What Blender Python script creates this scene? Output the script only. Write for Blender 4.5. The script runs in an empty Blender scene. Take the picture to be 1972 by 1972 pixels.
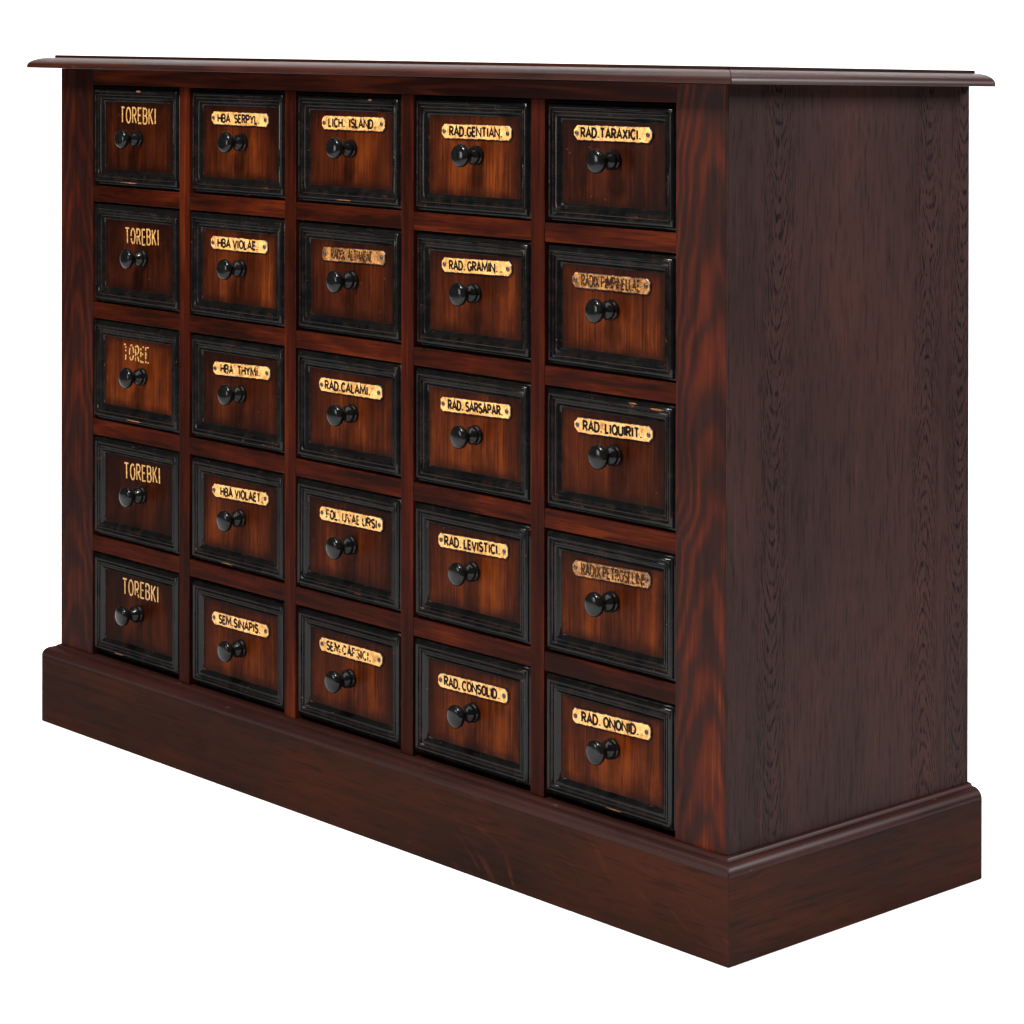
import bpy, bmesh, math, random
from mathutils import Vector, Matrix

random.seed(11)
scene = bpy.context.scene
COL = scene.collection

# ------------------------------------------------------------------ camera
LX, LY = -0.0076, -0.0145            # the old chest leans very slightly out of square
CAM = Vector((3.2458, -2.1664, 1.013))
YAW, ROLL = math.radians(46.398), math.radians(0.9774)
fw = Vector((-math.sin(YAW), math.cos(YAW), 0))
rt = Vector((math.cos(YAW), math.sin(YAW), 0))
up = Vector((0, 0, 1))
cx_ = rt * math.cos(ROLL) + up * math.sin(ROLL)
cy_ = up * math.cos(ROLL) - rt * math.sin(ROLL)
cd = bpy.data.cameras.new('camera')
cd.sensor_width = 36.0
cd.lens = 4860.39 / 1972 * 36.0
cd.shift_x = 0.0
cd.shift_y = -(986 - 122.6) / 1972
cd.clip_start = 0.05
cd.clip_end = 100
cam = bpy.data.objects.new('camera', cd)
M = Matrix((cx_, cy_, -fw)).transposed().to_4x4()
M.translation = CAM
cam.matrix_world = M
COL.objects.link(cam)
scene.camera = cam

# ------------------------------------------------------------------ world, lamps, exposure
w = bpy.data.worlds.new('World')
scene.world = w
w.use_nodes = True
w.node_tree.nodes['Background'].inputs[0].default_value = (0.9, 0.95, 1.0, 1)
w.node_tree.nodes['Background'].inputs[1].default_value = 0.02

vs = scene.view_settings
vs.view_transform = 'Standard'
vs.look = 'None'
vs.exposure = 0
vs.gamma = 1
vs.use_curve_mapping = False


def area(name, loc, target, sx, sy, power, color=(1, 1, 1), spread=180):
    l = bpy.data.lights.new(name, 'AREA')
    l.shape = 'RECTANGLE'
    l.size, l.size_y = sx, sy
    l.energy = power
    l.color = color
    l.spread = math.radians(spread)
    o = bpy.data.objects.new(name, l)
    o.location = loc
    o.rotation_euler = (Vector(target) - Vector(loc)).to_track_quat('-Z', 'Y').to_euler()
    COL.objects.link(o)
    return o


# key softbox high in front, low left fill, tall strip on the right, and the lamps that wash the white paper
area('key_softbox', (0.95, -1.75, 2.55), (0.75, 0, 0.55), 0.55, 0.55, 150, (1, 0.985, 0.96))
area('front_fill_softbox', (-0.7, -3.0, 0.9), (0.5, 0, 0.3), 0.5, 0.8, 22, (1, 0.98, 0.96))
area('right_softbox', (3.2, 1.9, 2.15), (1.35, 0.2, 1.0), 0.7, 1.0, 175, (1, 0.98, 1.0))
area('overhead_bank', (1.15, 0.4, 4.6), (1.15, 0.4, 0), 4.5, 4.5, 345)
area('backdrop_bank', (-0.4, 1.5, 4.2), (-3.0, 4.1, 0.6), 4.0, 1.2, 170)


# ------------------------------------------------------------------ helpers


def sh(p):
    return Vector((p[0] + LX * p[2], p[1] + LY * p[2], p[2]))


def link(name, bm, mats, parent=None, loc=None, smooth=None):
    """bmesh -> one mesh object; leans it by the chest's slight rake when it belongs to the chest"""
    me = bpy.data.meshes.new(name)
    if parent is not None:
        for v in bm.verts:
            v.co = sh(v.co)
    bm.normal_update()
    bm.to_mesh(me)
    bm.free()
    for m in (mats if isinstance(mats, (list, tuple)) else [mats]):
        me.materials.append(m)
    if smooth is not None:
        for p in me.polygons:
            p.use_smooth = True
        me.set_sharp_from_angle(angle=math.radians(smooth))
    o = bpy.data.objects.new(name, me)
    COL.objects.link(o)
    if parent is not None:
        o.parent = parent
    if loc is not None:
        o.location = loc
    return o


def dup(o, parent, loc=None):
    c = o.copy()
    COL.objects.link(c)
    c.parent = parent
    if loc is not None:
        c.location = loc
    return c


def box(bm, a, b, bev=0.0):
    n0 = len(bm.verts)
    r = bmesh.ops.create_cube(bm, size=1)
    vs_ = r['verts']
    for v in vs_:
        v.co = Vector([(a[i] + b[i]) / 2 + v.co[i] * (b[i] - a[i]) for i in range(3)])
    if bev > 0:
        es = list({e for v in vs_ for e in v.link_edges})
        bmesh.ops.bevel(bm, geom=es, offset=bev, segments=2, profile=0.5, affect='EDGES')
    return bm


def nbox(a, b, bev=0.0):
    return box(bmesh.new(), a, b, bev)


def rings(bm, loops, mat_side=None, close_first=False, close_last=False):
    """loops: list of closed vertex rings of equal length; bridged with quads"""
    R = [[bm.verts.new(p) for p in L] for L in loops]
    n = len(R[0])
    for i in range(len(R) - 1):
        for k in range(n):
            f = bm.faces.new((R[i][k], R[i][(k + 1) % n], R[i + 1][(k + 1) % n], R[i + 1][k]))
            if mat_side:
                f.material_index = mat_side[k]
    if close_first:
        bm.faces.new(list(reversed(R[0])))
    if close_last:
        bm.faces.new(R[-1])
    return R


def lathe(prof, n=40):
    """profile of (t, r); axis runs along -Y out of the drawer"""
    bm = bmesh.new()
    rings_ = []
    for t, r in prof:
        if r < 1e-6:
            rings_.append([bm.verts.new((0, -t, 0))])
        else:
            rings_.append([bm.verts.new((r * math.cos(2 * math.pi * k / n), -t, r * math.sin(2 * math.pi * k / n))) for k in range(n)])
    for a, b in zip(rings_, rings_[1:]):
        for k in range(n):
            k2 = (k + 1) % n
            if len(a) == 1:
                bm.faces.new((a[0], b[k2], b[k]))
            elif len(b) == 1:
                bm.faces.new((a[k], a[k2], b[0]))
            else:
                bm.faces.new((a[k], a[k2], b[k2], b[k]))
    bmesh.ops.recalc_face_normals(bm, faces=bm.faces)
    return bm


# ------------------------------------------------------------------ materials


class NT:
    def __init__(self, name):
        self.m = bpy.data.materials.new(name)
        self.m.use_nodes = True
        self.t = self.m.node_tree
        self.b = self.t.nodes['Principled BSDF']

    def n(self, typ, **kw):
        nd = self.t.nodes.new(typ)
        for k, v in kw.items():
            setattr(nd, k, v)
        return nd

    def l(self, a, b):
        self.t.links.new(a, b)

    def val(self, x, sock):
        if hasattr(x, 'is_linked'):
            self.l(x, sock)
        else:
            sock.default_value = x

    def math(self, op, a, b=0.0, c=None, clamp=False):
        nd = self.n('ShaderNodeMath', operation=op, use_clamp=clamp)
        self.val(a, nd.inputs[0])
        self.val(b, nd.inputs[1])
        if c is not None:
            self.val(c, nd.inputs[2])
        return nd.outputs[0]

    def coords(self, jitter=True, scale=(1, 1, 1)):
        tc = self.n('ShaderNodeTexCoord').outputs['Object']
        if jitter:
            oi = self.n('ShaderNodeObjectInfo')
            mul = self.n('ShaderNodeVectorMath', operation='SCALE')
            mul.inputs[0].default_value = (7.3, 5.1, 9.7)
            self.l(oi.outputs['Random'], mul.inputs['Scale'])
            ad = self.n('ShaderNodeVectorMath', operation='ADD')
            self.l(tc, ad.inputs[0])
            self.l(mul.outputs[0], ad.inputs[1])
            tc = ad.outputs[0]
        self.c = tc
        return tc

    def scaled(self, s, src=None):
        v = self.n('ShaderNodeVectorMath', operation='MULTIPLY')
        self.l(src or self.c, v.inputs[0])
        v.inputs[1].default_value = s
        return v.outputs[0]

    def noise(self, s, detail=3, rough=0.55, dist=0.0, src=None):
        nd = self.n('ShaderNodeTexNoise')
        nd.inputs['Scale'].default_value = 1.0
        nd.inputs['Detail'].default_value = detail
        nd.inputs['Roughness'].default_value = rough
        nd.inputs['Distortion'].default_value = dist
        self.l(self.scaled(s, src), nd.inputs['Vector'])
        return nd.outputs['Fac']

    def ramp(self, fac, stops, interp='LINEAR'):
        nd = self.n('ShaderNodeValToRGB')
        nd.color_ramp.interpolation = interp
        el = nd.color_ramp.elements
        while len(el) < len(stops):
            el.new(0.5)
        for e, (p, c) in zip(el, stops):
            e.position = p
            e.color = (c, c, c, 1) if isinstance(c, (int, float)) else (*c, 1)
        self.l(fac, nd.inputs[0])
        return nd.outputs['Color']

    def mix(self, f, a, b, typ='MIX'):
        nd = self.n('ShaderNodeMix', data_type='RGBA', blend_type=typ)
        self.val(f, nd.inputs['Factor'])
        for x, s in ((a, nd.inputs['A']), (b, nd.inputs['B'])):
            if isinstance(x, tuple):
                s.default_value = (*x, 1)
            else:
                self.l(x, s)
        return nd.outputs['Result']

    def bump(self, h, strength=0.2, dist=0.001):
        nd = self.n('ShaderNodeBump')
        nd.inputs['Strength'].default_value = strength
        nd.inputs['Distance'].default_value = dist
        self.l(h, nd.inputs['Height'])
        self.l(nd.outputs[0], self.b.inputs['Normal'])

    def edge_wear(self, col, amount, radius=0.0016, tint=(0.085, 0.042, 0.030), nscale=(150, 150, 90)):
        """finish rubbed thin along the arrises, broken up by noise"""
        bv = self.n('ShaderNodeBevel', samples=4)
        bv.inputs['Radius'].default_value = radius
        ge = self.n('ShaderNodeNewGeometry')
        dt = self.n('ShaderNodeVectorMath', operation='DOT_PRODUCT')
        self.l(bv.outputs[0], dt.inputs[0])
        self.l(ge.outputs['Normal'], dt.inputs[1])
        e = self.ramp(dt.outputs['Value'], [(.80, 1.0), (.97, 0.0)])
        nz = self.ramp(self.noise(nscale, 3, .6), [(.42, 0.0), (.68, 1.0)])
        return self.mix(self.math('MULTIPLY', self.math('MULTIPLY', e, nz), amount), col, tint)

    def wax(self, color, rough=0.4, gloss=0.008):
        """old worn wax over dark wood: matt body with a weak, angle-independent sheen"""
        d = self.n('ShaderNodeBsdfDiffuse')
        g = self.n('ShaderNodeBsdfGlossy')
        a = self.n('ShaderNodeAddShader')
        self.l(color, d.inputs['Color'])
        g.inputs['Color'].default_value = (gloss, gloss, gloss, 1)
        self.val(rough, g.inputs['Roughness'])
        for nd in self.t.nodes:
            if nd.type == 'BUMP':
                self.l(nd.outputs[0], d.inputs['Normal'])
                self.l(nd.outputs[0], g.inputs['Normal'])
        self.l(d.outputs[0], a.inputs[0])
        self.l(g.outputs[0], a.inputs[1])
        self.l(a.outputs[0], self.t.nodes['Material Output'].inputs['Surface'])
        return self.m

    def out(self, color=None, rough=0.4, spec=0.3, metal=0.0, coat=0.0):
        if color is not None:
            if isinstance(color, tuple):
                self.b.inputs['Base Color'].default_value = (*color, 1)
            else:
                self.l(color, self.b.inputs['Base Color'])
        self.val(rough, self.b.inputs['Roughness'])
        self.b.inputs['Specular IOR Level'].default_value = spec
        self.b.inputs['Metallic'].default_value = metal
        self.b.inputs['Coat Weight'].default_value = coat
        self.b.inputs['Coat Roughness'].default_value = 0.2
        return self.m


def stretch(axis, across, along):
    return tuple(along if a == axis else across for a in 'xyz')


def wood(name, axis, dark, mid, light, figure=9.0, fig_scale=(9, 0.9), fig_mix=0.75,
         fibre=(300, 8), blotch=3.0, pores=0.5, wf2=.42, wfib=.6, wblo=1.15, rough=0.36, spec=0.06, jitter=True, use_objcol=False, sheen_grey=None, edge=0.0):
    t = NT(name)
    t.coords(jitter)
    # contour bands of a stretched noise field read as cathedral figure
    f0 = t.noise(stretch(axis, *fig_scale), 2, 0.45, 0.25)
    bands = t.math('SINE', t.math('MULTIPLY', f0, figure * 6.283))
    bands = t.math('MULTIPLY_ADD', bands, 0.5, 0.5)
    bands = t.math('POWER', bands, 1.4)
    fib = t.noise(stretch(axis, *fibre), 3, 0.6)
    fib2 = t.noise(stretch(axis, fibre[0] * .3, fibre[1] * .35), 2, 0.6)
    blo = t.noise(stretch(axis, blotch * 2.2, blotch * .7), 3, 0.55)
    v = t.math('MULTIPLY', bands, fig_mix * .42)
    v = t.math('ADD', v, t.math('MULTIPLY_ADD', fib2, wf2, .21 - wf2 / 2))
    v = t.math('ADD', v, t.math('MULTIPLY', t.math('SUBTRACT', blo, 0.5), wblo))
    v = t.math('ADD', v, t.math('MULTIPLY', t.math('SUBTRACT', fib, 0.5), wfib))
    if use_objcol:
        tcx = t.n('ShaderNodeTexCoord').outputs['Object']
        dv = t.n('ShaderNodeVectorMath', operation='DISTANCE')
        t.l(t.scaled((1, 0, 1.35), tcx), dv.inputs[0])
        dv.inputs[1].default_value = (.113, 0, -.092 * 1.35)
        mot = t.noise((42, 42, 30), 4, .65)
        wear = t.math('SUBTRACT', t.math('MULTIPLY_ADD', mot, .75, .0), t.math('MULTIPLY', dv.outputs['Value'], 5.2))
        v = t.math('ADD', v, t.math('MULTIPLY', wear, .40))
        oi = t.n('ShaderNodeObjectInfo')
        sep = t.n('ShaderNodeSeparateColor')
        t.l(oi.outputs['Color'], sep.inputs[0])
        v = t.math('ADD', v, t.math('MULTIPLY_ADD', sep.outputs[0], 0.8, -0.4))
    col = t.ramp(v, [(0.10, dark), (0.40, mid), (0.72, light)])
    # dark open pores
    po = t.noise(stretch(axis, fibre[0] * 1.15, fibre[1] * 1.6), 1, 0.5)
    pm = t.ramp(po, [(0.30, 1.0), (0.42, 0.0)])
    col = t.mix(t.math('MULTIPLY', pm, pores), col, tuple(c * .35 for c in dark))
    if sheen_grey:
        g = t.noise(stretch(axis, 26, 3.5), 2, 0.6)
        col = t.mix(t.math('MULTIPLY', t.ramp(g, [(0.45, 0.0), (0.62, 1.0)]), 0.55), col, sheen_grey)
    if edge:
        col = t.edge_wear(col, edge)
    rr = t.math('MULTIPLY_ADD', blo, 0.25, rough - 0.12)
    t.bump(t.math('ADD', t.math('MULTIPLY', fib, 0.6), t.math('MULTIPLY', po, 0.5)), 0.18, 0.0006)
    return t, col, rr, spec


def wood_m(*a, **k):
    t, col, rr, spec = wood(*a, **k)
    return t.wax(col, rr, .004)


DK, MD, LT = (0.0085, 0.0017, 0.0008), (0.028, 0.0037, 0.0011), (0.072, 0.0112, 0.0019)


def post_material():
    """flat-sawn softwood under red stain: flame figure up the middle of each upright, grey late-wood lines"""
    t = NT('stained pine upright')
    t.coords(False)
    sp = t.n('ShaderNodeSeparateXYZ')
    t.l(t.c, sp.inputs[0])
    X_, Z_ = sp.outputs[0], sp.outputs[2]
    wob = t.math('MULTIPLY_ADD', t.noise((1, 1, 5), 2, .5), .06, -.03)
    u = t.math('MINIMUM', t.math('ABSOLUTE', t.math('SUBTRACT', t.math('SUBTRACT', X_, .036), wob)),
               t.math('ABSOLUTE', t.math('SUBTRACT', t.math('SUBTRACT', X_, 1.322), wob)))
    u2 = t.math('MULTIPLY', u, u)
    warp = t.math('MULTIPLY_ADD', t.noise((17, 17, 7), 3, .5, .3), .22, -.11)
    jag = t.math('MULTIPLY_ADD', t.noise((90, 90, 14), 3, .6), .030, -.015)
    g = t.math('ADD', t.math('MULTIPLY_ADD', u2, 85, Z_), t.math('ADD', warp, jag))
    s1 = t.math('MULTIPLY_ADD', t.math('SINE', t.math('MULTIPLY', g, 6.283 / .098)), .5, .5)
    fib = t.noise((520, 520, 10), 3, .6)
    fib2 = t.noise((130, 130, 4), 3, .6)
    blo = t.noise((14, 14, 4.5), 3, .5)
    v = t.math('MULTIPLY', s1, .30)
    oi = t.n('ShaderNodeObjectInfo')
    sc = t.n('ShaderNodeSeparateColor')
    t.l(oi.outputs['Color'], sc.inputs[0])
    v = t.math('ADD', v, t.math('MULTIPLY_ADD', sc.outputs[0], .7, -.33))
    v = t.math('ADD', v, t.math('MULTIPLY', t.math('SUBTRACT', fib2, .5), .75))
    v = t.math('ADD', v, t.math('MULTIPLY', t.math('SUBTRACT', blo, .42), 1.1))
    v = t.math('ADD', v, t.math('MULTIPLY', t.math('SUBTRACT', fib, .5), .45))
    col = t.ramp(v, [(.0, (0.0085, 0.0021, 0.0014)), (.26, (0.020, 0.0037, 0.0018)), (.54, (0.044, 0.0066, 0.0020)), (.84, (0.105, 0.020, 0.0030))])
    late = t.math('MULTIPLY', t.ramp(s1, [(.0, 1.0), (.24, 0.0)]), t.ramp(fib2, [(.36, .1), (.58, 1.0)]))
    col = t.mix(t.math('MULTIPLY', late, .65), col, (0.0135, 0.0052, 0.0046))
    po = t.noise((640, 640, 14), 1, .5)
    col = t.mix(t.math('MULTIPLY', t.ramp(po, [(.3, 1.0), (.42, 0.0)]), .45), col, (0.006, 0.003, 0.003))
    t.bump(t.math('ADD', fib, po), .15, .0006)
    return t.wax(col, t.math('MULTIPLY_ADD', blo, .25, .26), .007)


M_post = post_material()
M_stile = wood_m('stained wood divider', 'z', DK, MD, LT, figure=4, fig_scale=(16, 1.5), fig_mix=.35, wf2=.6, blotch=5, edge=.8)
M_rail = wood_m('stained wood rail', 'x', DK, MD, LT, figure=4, fig_scale=(26, 4), fig_mix=.3, fibre=(320, 12), wf2=.5, blotch=7, edge=.8)
M_toprail = wood_m('stained wood top rail', 'x', DK, (0.018, 0.0032, 0.0016), (0.045, 0.008, 0.0025), figure=6, fig_scale=(22, 1.6))
PDK, PMD, PLT = (0.0080, 0.0019, 0.0009), (0.033, 0.0060, 0.0015), (0.108, 0.0212, 0.0030)


def panel_material():
    t, col, rr, spec = wood('aged drawer panel', 'z', PDK, PMD, PLT, figure=3, fig_scale=(14, 3.0), fig_mix=.32,
                            fibre=(330, 9), blotch=6.5, pores=.5, wf2=.16, wfib=.52, wblo=.7, rough=.36, use_objcol=True)
    # (hand-worn) grime gathered along the panel's border: a handled surface, dirtier where no hand rubs it
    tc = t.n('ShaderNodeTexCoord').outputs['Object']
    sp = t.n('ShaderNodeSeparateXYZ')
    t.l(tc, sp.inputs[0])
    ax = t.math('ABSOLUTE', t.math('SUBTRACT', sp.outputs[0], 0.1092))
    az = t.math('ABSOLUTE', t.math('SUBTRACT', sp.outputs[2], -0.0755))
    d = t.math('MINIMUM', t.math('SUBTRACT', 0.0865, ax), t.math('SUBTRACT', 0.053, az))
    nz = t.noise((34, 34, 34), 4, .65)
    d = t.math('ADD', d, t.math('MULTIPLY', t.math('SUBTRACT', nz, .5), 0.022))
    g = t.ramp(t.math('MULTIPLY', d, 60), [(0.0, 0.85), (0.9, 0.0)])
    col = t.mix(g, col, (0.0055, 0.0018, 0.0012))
    # small dings
    vo = t.n('ShaderNodeTexVoronoi')
    vo.inputs['Scale'].default_value = 38
    t.l(t.c, vo.inputs['Vector'])
    dm = t.ramp(vo.outputs['Distance'], [(0.035, 1.0), (0.06, 0.0)])
    col = t.mix(t.math('MULTIPLY', dm, .5), col, (0.06, 0.032, 0.02))
    return t.wax(col, rr, .004)


M_panel = panel_material()


def oak_side_material():
    t = NT('fumed oak side')
    t.coords(False)
    # crown-cut boards: nested V figure about each board's heart line, straight grain between
    sp = t.n('ShaderNodeSeparateXYZ')
    t.l(t.c, sp.inputs[0])
    X_, Y_, Z_ = sp.outputs
    wob = t.math('MULTIPLY_ADD', t.noise((1, 1, 3.2), 2, .5), .05, -.025)
    jag = t.math('MULTIPLY_ADD', t.noise((1, 60, 22), 3, .6), .034, -.017)
    pore = None
    for yc, z0, k, sg in ((.074, 2.0, 150, -1), (.362, .76, 130, 1), (.432, 2.0, 150, -1)):
        u = t.math('SUBTRACT', t.math('SUBTRACT', Y_, yc), t.math('MULTIPLY', wob, .45))
        u2 = t.math('MULTIPLY', u, u)
        g = t.math('MULTIPLY_ADD', u2, k, t.math('MULTIPLY', t.math('ABSOLUTE', t.math('SUBTRACT', Z_, z0)), -1.0 if sg > 0 else 1.0))
        g = t.math('ADD', g, jag)
        b_ = t.math('MULTIPLY_ADD', t.math('SINE', t.math('MULTIPLY', g, 6.283 / .021)), .5, .5)
        m_ = t.math('MULTIPLY', t.ramp(b_, [(.58, 0.0), (.9, 1.0)]), t.ramp(t.math('MULTIPLY', u2, 1000), [(.6, 1.0), (1.7, 0.0)]))
        pore = m_ if pore is None else t.math('MAXIMUM', pore, m_)
    po = t.noise((900, 520, 60), 2, .55)
    pore = t.math('MULTIPLY', pore, t.ramp(po, [(0.44, 0.0), (0.56, 1.0)]))
    po2 = t.noise((400, 330, 26), 2, .6)
    fine = t.ramp(po2, [(0.32, 1.0), (0.5, 0.0)])
    blo = t.noise((5, 7, 2.2), 3, .6)
    fib = t.noise((400, 230, 6), 3, .65)
    v = t.math('ADD', t.math('MULTIPLY', blo, .70), t.math('MULTIPLY', fib, .34))
    col = t.ramp(v, [(0.32, (0.0125, 0.0078, 0.0073)), (0.54, (0.0215, 0.0108, 0.0095)), (0.76, (0.034, 0.0125, 0.0095))])
    col = t.mix(t.math('MULTIPLY', pore, .95), col, (0.0020, 0.0012, 0.0012))
    col = t.mix(t.math('MULTIPLY', fine, .6), col, (0.0040, 0.0022, 0.0020))
    st = t.noise((40, 60, 5), 2, .6)
    col = t.mix(t.math('MULTIPLY', t.ramp(st, [(0.68, 0.0), (0.78, 1.0)]), .3), col, (0.07, 0.022, 0.010))
    h = t.math('SUBTRACT', t.math('MULTIPLY', fib, .3), pore)
    t.bump(h, .25, .0006)
    return t.wax(col, t.math('MULTIPLY_ADD', blo, .2, .34), .0055)


M_side = oak_side_material()


def plinth_material(name, axis):
    t = NT(name)
    t.coords(False)
    fib = t.noise(stretch(axis, 420, 8), 3, .6)
    blo = t.noise(stretch(axis, 6, 2.5), 4, .6)
    fl = t.noise(stretch(axis, 150, 2.5), 3, .6)
    v = t.math('ADD', t.math('MULTIPLY', blo, .62), t.math('ADD', t.math('MULTIPLY', fib, .20), t.math('MULTIPLY', fl, .34)))
    col = t.ramp(v, [(0.42, (0.0060, 0.0024, 0.0015)), (0.58, (0.0140, 0.0040, 0.0020)), (0.74, (0.026, 0.0058, 0.0024))])
    if axis == 'x':
        # ray flecks: short curved orange streaks, thickest towards the right-hand end of the board
        sp = t.n('ShaderNodeSeparateXYZ')
        t.l(t.c, sp.inputs[0])
        bend = t.math('MULTIPLY_ADD', t.noise((7, 7, 7), 1, .4), .10, -.05)
        al = t.math('MULTIPLY_ADD', sp.outputs[0], .85, t.math('MULTIPLY', sp.outputs[2], -.53))
        pe = t.math('ADD', t.math('MULTIPLY_ADD', sp.outputs[0], .53, t.math('MULTIPLY', sp.outputs[2], .85)), bend)
        cv = t.n('ShaderNodeCombineXYZ')
        t.l(al, cv.inputs[0])
        t.l(pe, cv.inputs[2])
        ray = t.noise((13, 1, 85), 2, .5, src=cv.outputs[0])
        pl = t.noise((9, 9, 14), 2, .55)
        where = t.math('MULTIPLY', t.ramp(pl, [(0.44, 0.0), (0.58, 1.0)]), t.ramp(sp.outputs[0], [(0.80, 0.0), (0.98, 1.0)]))
        m = t.math('MULTIPLY', t.ramp(ray, [(0.57, 0.0), (0.66, 1.0)]), where)
        col = t.mix(t.math('MULTIPLY', m, .6), col, (0.050, 0.0105, 0.0038))
        warm = t.math('MULTIPLY', t.ramp(blo, [(0.42, 0.0), (0.62, 1.0)]), t.ramp(sp.outputs[0], [(0.6, 0.0), (1.0, 1.0)]))
        col = t.mix(t.math('MULTIPLY', warm, .5), col, (0.027, 0.0062, 0.0028))
    pp = t.ramp(t.noise(stretch(axis, 330, 20), 2, .55), [(.34, 1.0), (.44, 0.0)])
    col = t.mix(t.math('MULTIPLY', pp, .5), col, (0.0035, 0.0016, 0.0012))
    sc_ = t.ramp(t.noise((70, 70, 110), 4, .65), [(.69, 0.0), (.75, 1.0)])
    col = t.mix(t.math('MULTIPLY', sc_, .35), col, (0.05, 0.022, 0.015))
    t.bump(fib, .12, .0005)
    return t.wax(col, t.math('MULTIPLY_ADD', blo, .2, .36), .006)


M_plinth_x = plinth_material('waxed plinth board', 'x')
M_plinth_y = plinth_material('waxed plinth end board', 'y')


def moulding_material(name, axis, glossy, red=(0.036, 0.0085, 0.005)):
    t = NT(name)
    t.coords(False)
    fib = t.noise(stretch(axis, 380, 7), 3, .6)
    blo = t.noise(stretch(axis, 30, 3.5), 3, .6)
    v = t.math('ADD', t.math('MULTIPLY', blo, .7), t.math('MULTIPLY', fib, .45))
    col = t.ramp(v, [(0.36, (0.0065, 0.0024, 0.0020)), (0.56, (0.016, 0.0050, 0.0038)), (0.76, red)])
    # rubbed pale spots on the arris
    sp = t.noise(stretch(axis, 160, 60), 3, .6)
    col = t.mix(t.math('MULTIPLY', t.ramp(sp, [(0.68, 0.0), (0.76, 1.0)]), .5), col, (0.09, 0.06, 0.045))
    t.bump(fib, .18, .0006)
    rr = t.math('MULTIPLY_ADD', blo, .25, .27)
    return t.out(col, rr, .11) if glossy else t.wax(col, rr, .012)


M_mould_x = moulding_material('moulded edge wood', 'x', True)
M_mould_y = moulding_material('moulded end wood', 'y', True, (0.026, 0.0085, 0.0065))
M_cap_x = moulding_material('plinth cap wood', 'x', False, (0.022, 0.0055, 0.004))
M_cap_y = moulding_material('plinth cap end wood', 'y', False, (0.022, 0.0062, 0.005))


def ebony_material():
    t = NT('ebonised moulding')
    t.coords(True)
    n1 = t.noise((60, 60, 60), 4, .7)
    fib = t.noise((120, 120, 120), 3, .6)
    col = t.ramp(n1, [(0.3, (0.0022, 0.0022, 0.0024)), (0.62, (0.0042, 0.0038, 0.0036)), (0.8, (0.012, 0.009, 0.007))])
    # paint rubbed through to the red wood in small slivers
    ch = t.noise((40, 220, 150), 4, .62)
    m = t.ramp(ch, [(0.69, 0.0), (0.72, 1.0)])
    col = t.mix(t.math('MULTIPLY', m, .75), col, (0.085, 0.026, 0.010))
    wh = t.noise((260, 260, 260), 2, .5)
    col = t.mix(t.math('MULTIPLY', t.ramp(wh, [(0.76, 0.0), (0.80, 1.0)]), .6), col, (0.10, 0.085, 0.07))
    col = t.edge_wear(col, .85, .0012, (0.050, 0.021, 0.011), (60, 60, 60))
    t.bump(fib, .06, .0006)
    return t.wax(col, t.math('MULTIPLY_ADD', n1, .20, .08), .0125)


M_ebony = ebony_material()


def knob_material():
    t = NT('black lacquered knob')
    t.coords(True)
    n1 = t.noise((120, 120, 120), 3, .6)
    col = t.ramp(n1, [(0.4, (0.0030, 0.0030, 0.0033)), (0.7, (0.006, 0.0055, 0.005))])
    t.bump(n1, .05, .0005)
    return t.out(col, t.math('MULTIPLY_ADD', n1, .12, .08), .15)


M_knob = knob_material()


def brass_material(name, worn):
    t = NT(name)
    t.coords(True)
    n1 = t.noise((70, 70, 70), 4, .65)
    n2 = t.noise((420, 420, 420), 3, .65)
    v = t.math('ADD', t.math('MULTIPLY', n1, .6), t.math('MULTIPLY', n2, .45))
    if worn:
        col = t.ramp(v, [(0.36, (0.020, 0.0065, 0.002)), (0.50, (0.150, 0.056, 0.0115)), (0.66, (0.42, 0.20, 0.060))])
    else:
        col = t.ramp(v, [(0.35, (0.10, 0.036, 0.008)), (0.45, (0.36, 0.165, 0.040)), (0.60, (0.62, 0.34, 0.115))])
    sp = t.ramp(t.noise((240, 240, 240), 2, .6), [(0.68, 0.0), (0.75, 1.0)])
    col = t.mix(t.math('MULTIPLY', sp, .7), col, (0.06, 0.022, 0.008))
    t.bump(n2, .15, .0004)
    return t.out(col, .45, .22, .1)


M_brass = brass_material('aged brass plate', False)
M_brass_worn = brass_material('darkened brass plate', True)


def simple(name, col, rough=.5, spec=.3, metal=0.0, var=.3, scale=90):
    t = NT(name)
    t.coords(True)
    n1 = t.noise((scale,) * 3, 3, .6)
    c = t.ramp(n1, [(0.3, tuple(x * (1 - var) for x in col)), (0.7, tuple(min(1, x * (1 + var)) for x in col))])
    t.bump(n1, .1, .0004)
    return t.out(c, rough, spec, metal)


M_patina_shade = simple('aged and shaded plate edge', (0.012, 0.009, 0.008), .4, .5)  # aged dark edge; its black also stands in for the plate's shadow
M_ink = simple('black sign paint', (0.005, 0.0038, 0.0034), .6, .05)
M_ink_worn = simple('worn brown sign paint', (0.026, 0.0105, 0.0040), .6, .05, 0.0, .6)
M_gold = simple('gold sign paint', (0.36, 0.19, 0.055), .5, .3, 0.0, .45, 260)
M_screw = simple('oxidised screw', (0.030, 0.026, 0.028), .32, .6, .6)
M_inside = simple('dark raw back boards', (0.02, 0.010, 0.007), .7, .2)
tj = NT('open mitre joint')
tj.coords(False)
M_joint = tj.wax(tj.ramp(tj.noise((90, 90, 90)), [(.3, (0.002, 0.001, 0.001)), (.7, (0.005, 0.002, 0.002))]), .6, .002)
tp = NT('white studio paper')
tp.coords(False)
M_paper = tp.out(tp.ramp(tp.noise((3, 3, 3), 2), [(0, (0.86, 0.86, 0.86)), (1, (0.88, 0.88, 0.88))]), .9, .1)

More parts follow.
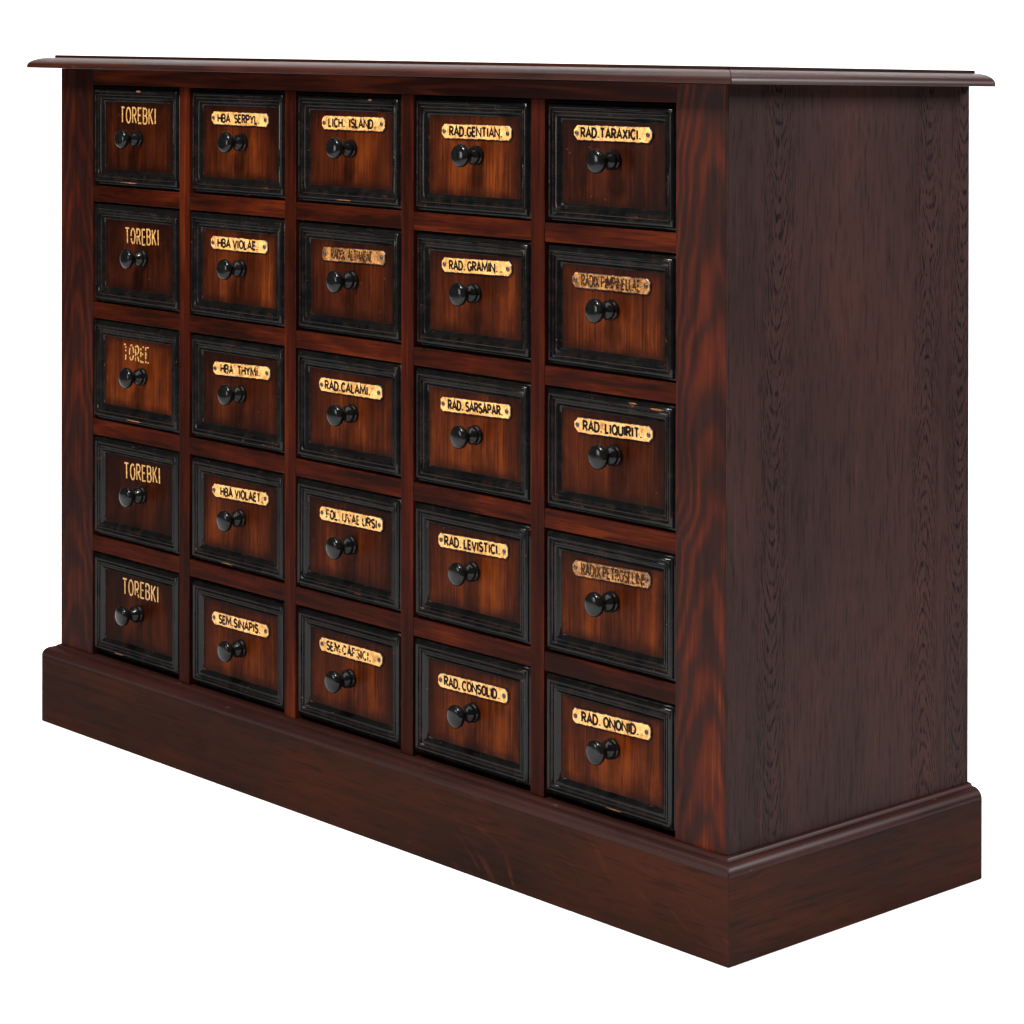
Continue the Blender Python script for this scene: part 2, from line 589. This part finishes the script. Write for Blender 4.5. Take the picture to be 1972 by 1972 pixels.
# ------------------------------------------------------------------ setting: one sweep of white studio paper
bm = bmesh.new()
prof = [(-2.3, 0.0), (3.0, 0.0)]
Rr = 1.2
for k in range(1, 17):
    a = k / 16 * math.pi / 2
    prof.append((3.0 + Rr * math.sin(a), Rr - Rr * math.cos(a)))
prof.append((3.0 + Rr, 4.2))
base = Vector((0.675, 0.23, 0))
va, vb = [], []
for s, z in prof:
    p = base + fw * s + up * z
    va.append(bm.verts.new(p - rt * 4.0))
    vb.append(bm.verts.new(p + rt * 3.0))
for i in range(len(prof) - 1):
    bm.faces.new((va[i], vb[i], vb[i + 1], va[i + 1]))
o = link('studio_floor', bm, M_paper, smooth=60)
o['kind'] = 'structure'
o['label'] = 'seamless white paper floor curving up into a white backdrop'

# ------------------------------------------------------------------ the chest
W, D, H, ZB = 1.35, 0.456, 0.9945, 0.1165
P_OV, S_OV = 0.0213, 0.0375
X0, PX, OW = 0.0835, 0.242, 0.2183       # first opening, pitch, opening width
Z1, PZ, OH = 0.971, 0.1745, 0.151        # top of first opening, pitch, opening height
root = bpy.data.objects.new('apothecary_cabinet', None)
root.empty_display_size = 0.2
COL.objects.link(root)
root['label'] = 'dark stained antique apothecary chest with twenty-five small drawers, black knobs and brass name plates'
root['category'] = 'cabinet'


def rect(off, z, yb, c=.0014):
    x0, x1, y0 = -off, W + off, -off
    return [(x0 + c, y0, z), (x1 - c, y0, z), (x1, y0 + c, z), (x1, yb - c, z), (x1 - c, yb, z), (x0 + c, yb, z), (x0, yb - c, z), (x0, y0 + c, z)]


SIDE8 = [0, 0, 1, 1, 0, 0, 1, 1]


# top board: ovolo moulded edge, then a square upper board set back from it
prof = [(-.03, 0.0003), (S_OV - .0004, 0.0), (S_OV, 0.0005), (S_OV, 0.0032)]
for k in range(1, 12):
    a = k / 11 * math.pi / 2
    prof.append((S_OV - .029 * (1 - math.cos(a)) - 0.0, 0.0032 + 0.0128 * math.sin(a)))
prof += [(S_OV - .0295, .0160), (S_OV - .031, .0160), (-.03, .0160)]
bm = bmesh.new()
rings(bm, [rect(o_, H + z_, D + .004, .0006) for o_, z_ in prof], mat_side=[0, 2, 1, 1, 0, 0, 1, 2], close_first=True, close_last=True)
top_mould = link('edge_moulding', bm, [M_mould_x, M_mould_y, M_joint], root, smooth=28)
bm = bmesh.new()
prof = [(S_OV - .0300, .01602), (S_OV - .0300, .0190), (S_OV - .0310, .0198), (-.05, .0198)]
rings(bm, [rect(o_, H + z_, D + .003 - (0.001 if i > 1 else 0)) for i, (o_, z_) in enumerate(prof)], mat_side=SIDE8, close_first=True, close_last=True)
top = link('top_board', bm, [M_plinth_x, M_plinth_y], root)
top_mould.parent = top

# plinth with its beaded and rounded cap
bm = bmesh.new()
rings(bm, [rect(o_, z_, D + .002) for o_, z_ in [(-.02, .0004), (P_OV - .001, 0.0004), (P_OV, .0014), (P_OV, .1005), (-.02, .1005)]], mat_side=SIDE8, close_first=True, close_last=True)
plinth = link('plinth', bm, [M_plinth_x, M_plinth_y], root)
prof = [(-.02, .1007), (P_OV, .1007)]
for k in range(1, 9):
    a = k / 8 * math.pi / 2
    prof.append((P_OV - .0125 * (1 - math.cos(a)), .1012 + .0125 * math.sin(a)))
prof += [(.0078, .1135), (.0072, .1128), (.0066, .1142), (.0050, .1165), (.0030, .1174), (.0012, .1168), (-.02, .1166)]
bm = bmesh.new()
rings(bm, [rect(o_, z_, D + .002) for o_, z_ in prof], mat_side=SIDE8, close_first=True, close_last=True)
cap = link('plinth_moulding', bm, [M_cap_x, M_cap_y], root, smooth=24)
cap.parent = plinth

# carcass
XR = X0 + 4 * PX + OW
zt = H - .0004
bev = .0009
out_ = [(W - .0030, .0004), (W - .0008, .0002), (W, .0010), (W, D), (W - .022, D), (W - .022, .0214), (W - .0030, .0214)]
bm = bmesh.new()
rings(bm, [[(x, y, z) for x, y in out_] for z in (ZB - .01, zt)], close_first=True, close_last=True)
bmesh.ops.recalc_face_normals(bm, faces=bm.faces)
link('side_panel', bm, M_side, root)
link('side_panel', nbox((0, .0215, ZB - .01), (.022, D, zt), .0006), M_side, root)
link('back_panel', nbox((.0225, D - .012, ZB - .01), (W - .0225, D - .001, zt), 0), M_inside, root)
for xa, xb in ((0, X0), (XR, W - .0031)):
    po_ = link('post', nbox((xa, 0, ZB - .008), (xb, .021, zt), .0006), M_post, root)
    po_.color = (.36 if xa == 0 else .54, .5, .5, 1)
link('top_rail', nbox((X0 + .0002, .0006, Z1), (XR - .0002, .021, zt - .0003), bev * .6), M_toprail, root)
for c in range(4):
    x = X0 + c * PX + OW
    link('divider', nbox((x, .0003, ZB - .006), (x + PX - OW, .030, Z1 - .0002), bev), M_stile, root)
bm = nbox((0, .0009, -(PZ - OH)), (OW - .0006, .030, 0), bev)
rail0 = None
for r in range(4):
    for c in range(5):
        loc = sh((X0 + c * PX + .0003, 0, Z1 - r * PZ - OH))
        if rail0 is None:
            rail0 = link('rail', bm, M_rail, root, loc)
        else:
            dup(rail0, root, loc)

# ------------------------------------------------------------------ sign-painter's letters, drawn with strokes


def arc(cx, cy, rx, ry, a0, a1, n=9):
    return [(cx + rx * math.cos(math.radians(a0 + (a1 - a0) * i / n)), cy + ry * math.sin(math.radians(a0 + (a1 - a0) * i / n))) for i in range(n + 1)]


GL = {
    'A': (.62, [[(0, 0), (.31, 1), (.62, 0)], [(.13, .32), (.49, .32)]]),
    'B': (.5, [[(0, 0), (0, 1), (.26, 1)] + arc(.26, .76, .21, .24, 80, -90, 6), [(0, .52), (.26, .52)] + arc(.26, .26, .24, .26, 80, -90, 7) + [(0, 0)]]),
    'C': (.55, [arc(.3, .5, .3, .5, 42, 318, 14)]),
    'D': (.55, [[(0, 0), (0, 1), (.22, 1)] + arc(.22, .5, .33, .5, 80, -80, 10) + [(.22, 0), (0, 0)]]),
    'E': (.42, [[(.42, 1), (0, 1), (0, 0), (.42, 0)], [(0, .52), (.34, .52)]]),
    'F': (.42, [[(.42, 1), (0, 1), (0, 0)], [(0, .52), (.34, .52)]]),
    'G': (.58, [arc(.3, .5, .3, .5, 42, 325, 14) + [(.56, .42), (.34, .42)]]),
    'H': (.54, [[(0, 0), (0, 1)], [(.54, 0), (.54, 1)], [(0, .5), (.54, .5)]]),
    'I': (.12, [[(.06, 0), (.06, 1)]]),
    'K': (.5, [[(0, 0), (0, 1)], [(.48, 1), (.03, .45)], [(.16, .6), (.5, 0)]]),
    'L': (.38, [[(0, 1), (0, 0), (.38, 0)]]),
    'M': (.8, [[(0, 0), (.06, 1), (.40, .25), (.74, 1), (.8, 0)]]),
    'N': (.64, [[(0, 0), (0, 1), (.64, 0), (.64, 1)]]),
    'O': (.6, [arc(.3, .5, .3, .5, 90, 450, 20)]),
    'P': (.48, [[(0, 0), (0, 1), (.24, 1)] + arc(.24, .74, .24, .26, 80, -90, 7) + [(0, .48)]]),
    'Q': (.6, [arc(.3, .5, .3, .5, 90, 450, 20), [(.36, .22), (.62, -.06)]]),
    'R': (.5, [[(0, 0), (0, 1), (.24, 1)] + arc(.24, .75, .23, .25, 80, -90, 7) + [(0, .5)], [(.2, .5), (.5, 0)]]),
    'S': (.46, [arc(.23, .76, .22, .24, 30, 270, 9) + arc(.23, .26, .23, .26, 80, -150, 9)]),
    'T': (.54, [[(0, 1), (.54, 1)], [(.27, 1), (.27, 0)]]),
    'U': (.54, [[(0, 1), (0, .3)] + arc(.27, .28, .27, .28, 180, 360, 9) + [(.54, .3), (.54, 1)]]),
    'V': (.56, [[(0, 1), (.28, 0), (.56, 1)]]),
    'X': (.54, [[(0, 1), (.54, 0)], [(.54, 1), (0, 0)]]),
    'Y': (.54, [[(0, 1), (.27, .48), (.54, 1)], [(.27, .5), (.27, 0)]]),
    'Z': (.5, [[(0, 1), (.5, 1), (0, 0), (.5, 0)]]),
    '.': (.17, [[(.1, -.02), (.1, .12)]]),
    ',': (.08, [[(.06, .12), (.0, -.14)]]),
}


def strip(bm, pts, wd, y0, y1):
    """one mitred painted stroke of width wd, standing from y0 (surface) out to y1"""
    pts = [p for i, p in enumerate(pts) if i == 0 or (Vector(p) - Vector(pts[i - 1])).length > 1e-7]
    n = len(pts)
    if n < 2:
        return
    closed = n > 3 and (Vector(pts[0]) - Vector(pts[-1])).length < 1e-7
    if closed:
        pts = pts[:-1]
        n -= 1
    Lf, Rg = [], []
    for i in range(n):
        p = Vector(pts[i])
        a = Vector(pts[i - 1]) if (i > 0 or closed) else None
        b = Vector(pts[(i + 1) % n]) if (i < n - 1 or closed) else None
        d1 = (p - a).normalized() if a is not None else (b - p).normalized()
        d2 = (b - p).normalized() if b is not None else d1
        nn = Vector((-d1.y - d2.y, d1.x + d2.x))
        nn = nn.normalized() if nn.length > 1e-6 else Vector((-d1.y, d1.x))
        k = 1 / max(.45, nn.dot(Vector((-d1.y, d1.x))))
        Lf.append(p + nn * wd / 2 * k)
        Rg.append(p - nn * wd / 2 * k)
    V = [[bm.verts.new((q.x, y, q.y)) for q in S] for S, y in ((Lf, y1), (Rg, y1), (Lf, y0), (Rg, y0))]
    for i in range(n if closed else n - 1):
        j = (i + 1) % n
        bm.faces.new((V[0][i], V[1][i], V[1][j], V[0][j]))
        bm.faces.new((V[0][j], V[2][j], V[2][i], V[0][i]))
        bm.faces.new((V[1][i], V[3][i], V[3][j], V[1][j]))
    if not closed:
        bm.faces.new((V[0][0], V[2][0], V[3][0], V[1][0]))
        bm.faces.new((V[0][-1], V[1][-1], V[3][-1], V[2][-1]))


def resample(pts, step):
    out = [pts[0]]
    for a, b in zip(pts, pts[1:]):
        d = math.hypot(b[0] - a[0], b[1] - a[1])
        m = max(1, int(d / step + .5))
        out += [(a[0] + (b[0] - a[0]) * i / m, a[1] + (b[1] - a[1]) * i / m) for i in range(1, m + 1)]
    return out


def lettering(text, length, height, wd, gap=.2, space=.42, lost=0.0, rng=None, narrow=1.0, y0=0.0, out=.00025):
    """letters fitted into length x height, centred on the origin, in the XZ plane, raised towards -Y"""
    rng = rng or random
    adv, items = 0.0, []
    for ch in text:
        if ch == ' ':
            adv += space
            continue
        gw, strokes = GL[ch]
        items.append((adv, strokes))
        adv += gw * narrow + gap
    adv -= gap
    kx = length / adv
    bm = bmesh.new()
    n = 0
    for ax, strokes in items:
        jz = rng.uniform(-.02, .02)
        for s in strokes:
            pts = [((ax + x * narrow) * kx - length / 2, (z - .5 + jz) * height) for x, z in s]
            n += 1
            y1 = y0 - out - .00002 * (n % 7)
            w_ = wd * rng.uniform(.92, 1.1)
            if lost <= 0:
                strip(bm, pts, w_, y0, y1)
                continue
            pts = resample(pts, height * .11)
            run = [pts[0]]
            for p in pts[1:]:
                if rng.random() < lost:
                    if len(run) > 1:
                        strip(bm, run, w_ * rng.uniform(.7, 1.1), y0, y1)
                    run = [p]
                else:
                    run.append(p)
            if len(run) > 1:
                strip(bm, run, w_, y0, y1)
    return bm


def place2d(bm, ang, x, z):
    R = Matrix.Rotation(-ang, 4, 'Y')
    for v in bm.verts:
        v.co = R @ v.co + Vector((x, 0, z))


def plate_mesh(rng, L=.129, h=.0182, th=.0030, y=.0066):
    """thin hand-cut plate with clipped corners and a chewed edge; face + rim dark with age and painted shade"""
    c = rng.uniform(.0034, .0062)
    base_ = [(-L / 2, -h / 2 + c), (-L / 2 + c, -h / 2), (L / 2 - c, -h / 2), (L / 2, -h / 2 + c),
             (L / 2, h / 2 - c), (L / 2 - c, h / 2), (-L / 2 + c, h / 2), (-L / 2, h / 2 - c)]
    pts = resample(base_ + [base_[0]], .0035)[:-1]
    pts = [(x + rng.gauss(0, .00022), z + rng.gauss(0, .00026)) for x, z in pts]
    bm = bmesh.new()

    def ring(inset, yy):
        k1, k2 = 1 - 2 * inset / L, 1 - 2 * inset / h
        return [(x * k1, yy, z * k2) for x, z in pts]
    R = rings(bm, [ring(-.0004, y), ring(-.0003, y - th * .8), ring(.0004, y - th)])
    for f in bm.faces:
        f.material_index = 1
    f = bm.faces.new(R[-1])
    f.material_index = 0
    bmesh.ops.recalc_face_normals(bm, faces=bm.faces)
    return bm


# ------------------------------------------------------------------ drawers
Y_P = .0066                    # the panel lies this far behind the face frame
GAPX, GAPZ = .0013, .0015
MP = [(.0, .0190), (.0, .0058), (.0012, .0046), (.0034, .0040), (.0048, .0008), (.0058, -.0006), (.0072, -.0013), (.0088, -.0012),
      (.0097, -.0004), (.0102, .0014), (.0112, .0016), (.0118, .0006), (.0130, .0003), (.0142, .0009), (.0147, .0024), (.0160, .0026),
      (.0166, .0018), (.0178, .0018), (.0192, .0028), (.0208, .0046), (.0222, .0060), (.0232, .0064), (.0234, .0074)]


def moulding_mesh():
    bm = bmesh.new()
    loops = []
    for s, y in MP:
        a, b, c, d = GAPX + s, OW - GAPX - s, -GAPZ - s, -OH + GAPZ + s
        loops.append([(a, y, c), (b, y, c), (b, y, d), (a, y, d)])
    rings(bm, loops)
    bmesh.ops.subdivide_edges(bm, edges=[e for e in bm.edges if e.calc_length() > .08], cuts=10, use_grid_fill=True)
    rng = random.Random(3)
    for v in bm.verts:                      # hand-worked, slightly wavy
        v.co.y += rng.gauss(0, .00002)
    bmesh.ops.recalc_face_normals(bm, faces=bm.faces)
    if sum(f.normal.y for f in bm.faces) > 0:
        bmesh.ops.reverse_faces(bm, faces=bm.faces)
    return bm


KN = [(0, 0), (0, .0124), (.0022, .0127), (.0038, .0123), (.0047, .0112), (.0055, .0110), (.0068, .0117), (.0088, .0116), (.0108, .0105),
      (.0130, .0086), (.0154, .0069), (.0180, .0062), (.0200, .0068), (.0218, .0088), (.0234, .0114), (.0250, .0134), (.0268, .0145),
      (.0288, .0148), (.0306, .0145), (.0321, .0137), (.0332, .0125), (.0339, .0109), (.0345, .0084), (.0349, .0050), (.0351, .0024), (.0351, 0)]
SC = [(0, .0029), (.0006, .0029), (.0011, .0024), (.0014, .0014), (.00145, 0)]

TEXT = {
    1: ['TOREBKI', 'TOREBKI', 'TOREE', 'TOREBKI', 'TOREBKI'],
    2: ['HBA  SERPYL.', 'HBA VIOLAE.', 'HBA  THYMI.', 'HBA VIOLAET.', 'SEM.SINAPIS.'],
    3: ['LICH.  ISLAND.', 'RADIX  ALTHAEAE', 'RAD.CALAMI.', 'FOL. UVAE URSI', 'SEM CAPSICI.'],
    4: ['RAD.GENTIAN.', 'RAD. GRAMIN. .', 'RAD. SARSAPAR.', 'RAD. LEVISTICI.', 'RAD, CONSOLID.'],
    5: ['RAD.TARAXICI.', 'RADIX PIMPINELLAE', 'RAD. LIQUIRIT.', 'RADIX PETROSELINI', 'RAD. ONONID.'],
}
# where each plate or word sits: centre x, centre z below the opening's top edge (mm), tilt (degrees)
PLATE = {
    1: [(107.9, -43.9, -.3), (116.9, -46.3, 1.3), (104.3, -44.5, 0), (118.6, -44.0, 2.3), (113.8, -42.1, .7)],
    2: [(111.2, -42.2, -.3), (112.3, -42.6, .4), (115.9, -44.4, 2.0), (112.8, -43.2, 1.5), (111.9, -48.1, .5)],
    3: [(117.3, -40.7, .3), (116.2, -41.6, 1.1), (112.4, -44.2, .4), (114.0, -42.3, .5), (111.5, -43.8, .1)],
    4: [(115.9, -44.8, .1), (114.3, -40.0, 1.4), (113.8, -42.7, 1.5), (110.6, -42.2, 1.6), (110.5, -47.3, .9)],
    5: [(111.1, -39.1, .4), (108.2, -42.3, .3), (113.2, -42.0, 1.0), (111.1, -39.9, 1.6), (111.5, -43.4, 1.8)],
}
KNOB = {
    1: [(110.4, -77.5), (121.3, -77.1), (121.5, -77.1), (119.0, -76.0), (112.5, -76.7)],
    2: [(115.6, -75.1), (115.8, -75.8), (113.6, -77.5), (112.6, -76.4), (112.9, -81.8)],
    3: [(112.1, -74.6), (113.5, -74.2), (114.9, -77.4), (114.1, -77.3), (108.9, -80.3)],
    4: [(115.9, -74.3), (110.3, -73.8), (114.6, -77.3), (110.0, -75.3), (111.3, -78.6)],
    5: [(112.4, -70.2), (109.3, -74.4), (114.9, -72.9), (111.7, -73.1), (113.0, -73.3)],
}
# length of the wording and its shift from the plate's middle (mm)
SPAN = {
    2: [(94, -2.5), (90, -2.6), (88, -2.2), (95, 4), (93.5, -1)],
    3: [(95, -2.3), (84, -3.2), (92, -5.9), (103, 1.3), (90, -3.9)],
    4: [(96.6, -.7), (96, -1.5), (100, .5), (102, -1.2), (101, -1.5)],
    5: [(98, -2.8), (96, 0), (96, -1.1), (103, 2.6), (93, -1.7)],
}
# how light each panel's wood is (0 dark brown .. 1 worn orange), row by row
TONE = {
    1: [.42, .36, .78, .40, .44], 2: [.56, .66, .46, .50, .56], 3: [.62, .52, .56, .44, .56],
    4: [.66, .54, .64, .62, .60], 5: [.38, .64, .50, .64, .70],
}
WORN = {(3, 2): .2, (5, 2): .16, (5, 4): .12, (3, 4): .12, (3, 5): .16, (2, 3): .05, (2, 4): .04, (1, 3): .26}
DARK = {(3, 2), (5, 2), (5, 4)}
DROP = {(2, 5): .0026, (3, 5): .0012}
mould0 = knob0 = screw0 = None
for r in range(5):
    for c in range(1, 6):
        rng = random.Random(100 * r + c)
        loc = sh((X0 + (c - 1) * PX, rng.uniform(-.0008, .0014) + (.0012 if (c, r + 1) in DROP else 0), Z1 - r * PZ - DROP.get((c, r + 1), 0)
                  + rng.uniform(-.0002, .0002)))
        dr = link('drawer', nbox((GAPX + .0008, Y_P, -OH + GAPZ + .0008), (OW - GAPX - .0008, .22, -GAPZ - .0008)), M_panel, root, loc)
        tn = TONE[c][r]
        dr.color = (tn, .5, .5, 1)
        dr.rotation_euler = (rng.uniform(-.004, .004), rng.uniform(-.003, .003), rng.uniform(-.0035, .0035))
        txt = TEXT[c][r]
        if mould0 is None:
            mould0 = link('moulding', moulding_mesh(), M_ebony, dr, None, smooth=38)
            knob0 = link('knob', lathe(KN), M_knob, dr, None, smooth=50)
            screw0 = link('screw', lathe(SC, 14), M_screw, dr, None, smooth=40)
            mo, kn = mould0, knob0
        else:
            mo, kn = dup(mould0, dr), dup(knob0, dr)
        kx, kz = KNOB[c][r]
        kn.location = (kx / 1000, Y_P, kz / 1000)
        kn.rotation_euler = (rng.uniform(-.05, .05), rng.uniform(0, 6), rng.uniform(-.05, .05))
        kn.scale = (rng.uniform(.95, 1.03), rng.uniform(.94, 1.04), 1) if rng.random() < .5 else (1, rng.uniform(.96, 1.05), 1)
        kn.scale.z = kn.scale.x
        px, pz, ang = PLATE[c][r]
        px, pz, ang = px / 1000, pz / 1000, math.radians(ang)
        lost = WORN.get((c, r + 1), 0.0)
        if c == 1:
            L = .062 if r == 2 else (.083 if r == 1 else .0885)
            bm = lettering(txt, L, .0222, .0024, gap=.22, lost=lost or .018, rng=rng, narrow=.78, y0=Y_P)
            place2d(bm, ang, px, pz)
            link('lettering', bm, M_gold, dr)
            dr['label'] = ['drawer with gold painted word over a chip in its top moulding', 'drawer with narrow gold painted word, second from the top',
                           'orange worn drawer with half its gold word rubbed away', 'drawer with gold painted word sloping down to the right',
                           'bottom drawer with a gold painted word'][r]
        else:
            dk = (c, r + 1) in DARK
            bm = plate_mesh(rng)
            place2d(bm, ang, px, pz)
            link('label_plate', bm, [M_brass_worn if dk else M_brass, M_patina_shade], dr)
            L, dx = SPAN[c][r]
            yf = Y_P - .0030
            bm = lettering(txt, L / 1000, .0106 if not dk else .0125, .0029 if not dk else .0024, gap=.2, space=.3, lost=lost, rng=rng, y0=yf + .0001)
            place2d(bm, ang, px + dx / 1000, pz)
            link('lettering', bm, M_ink_worn if dk else M_ink, dr)
            for s in (-1, 1):
                if screw0.parent is dr or screw0.parent is None or s == 99:
                    pass
                sc = dup(screw0, dr)
                off = Matrix.Rotation(-ang, 3, 'Y') @ Vector((s * .0588, 0, rng.uniform(-.0006, .0006)))
                sc.location = (px + off.x, yf + .0002, pz + off.z)
            dr['label'] = ('drawer with darkened brass plate reading ' if dk else 'drawer with brass plate reading ') + ' '.join(txt.replace('.', ' ').replace(',', ' ').split())
# where the ebonised paint is knocked off the moulding down to bare wood: (column, row, x, z below the opening's top, length, height) in mm
M_bare = simple('bare chipped wood', (0.17, 0.062, 0.022), .7, .1, 0.0, .5, 200)
CHIPS = [(1, 1, 120, -8.6, 13, 3.4), (1, 1, 96, -143.2, 46, 1.5), (3, 1, 158, -8.8, 9, 2.4), (3, 1, 105, -143.0, 34, 1.4), (5, 3, 150, -6.6, 15, 1.8),
         (5, 3, 190, -9.6, 21, 2.6), (1, 3, 110, -142.6, 40, 1.8), (1, 3, 22.0, -70, 4, 11), (5, 5, 120, -142.8, 30, 1.2), (2, 4, 90, -143.1, 30, 1.2), (1, 5, 70, -142.9, 24, 1.2)]
DRW = [o for o in root.children if o.name.split('.')[0] == 'drawer']
for c, r, x, z, L, h in CHIPS:
    rng = random.Random(int(x * 7 + c + r))
    n = 18
    pts = []
    for k in range(n):
        a = 2 * math.pi * k / n
        q = rng.uniform(.55, 1.1)
        pts.append((x / 1000 + L / 2000 * math.cos(a) * q, z / 1000 + h / 2000 * math.sin(a) * q))
    bm = bmesh.new()
    y0 = .0068 if L < h else -.0008
    R = rings(bm, [[(px, y0 + .0006, pz) for px, pz in pts], [(px, y0 - .00075, pz) for px, pz in pts]], close_last=True)
    bmesh.ops.recalc_face_normals(bm, faces=bm.faces)
    link('chip', bm, M_bare, DRW[(r - 1) * 5 + c - 1])
bpy.data.objects.remove(screw0)
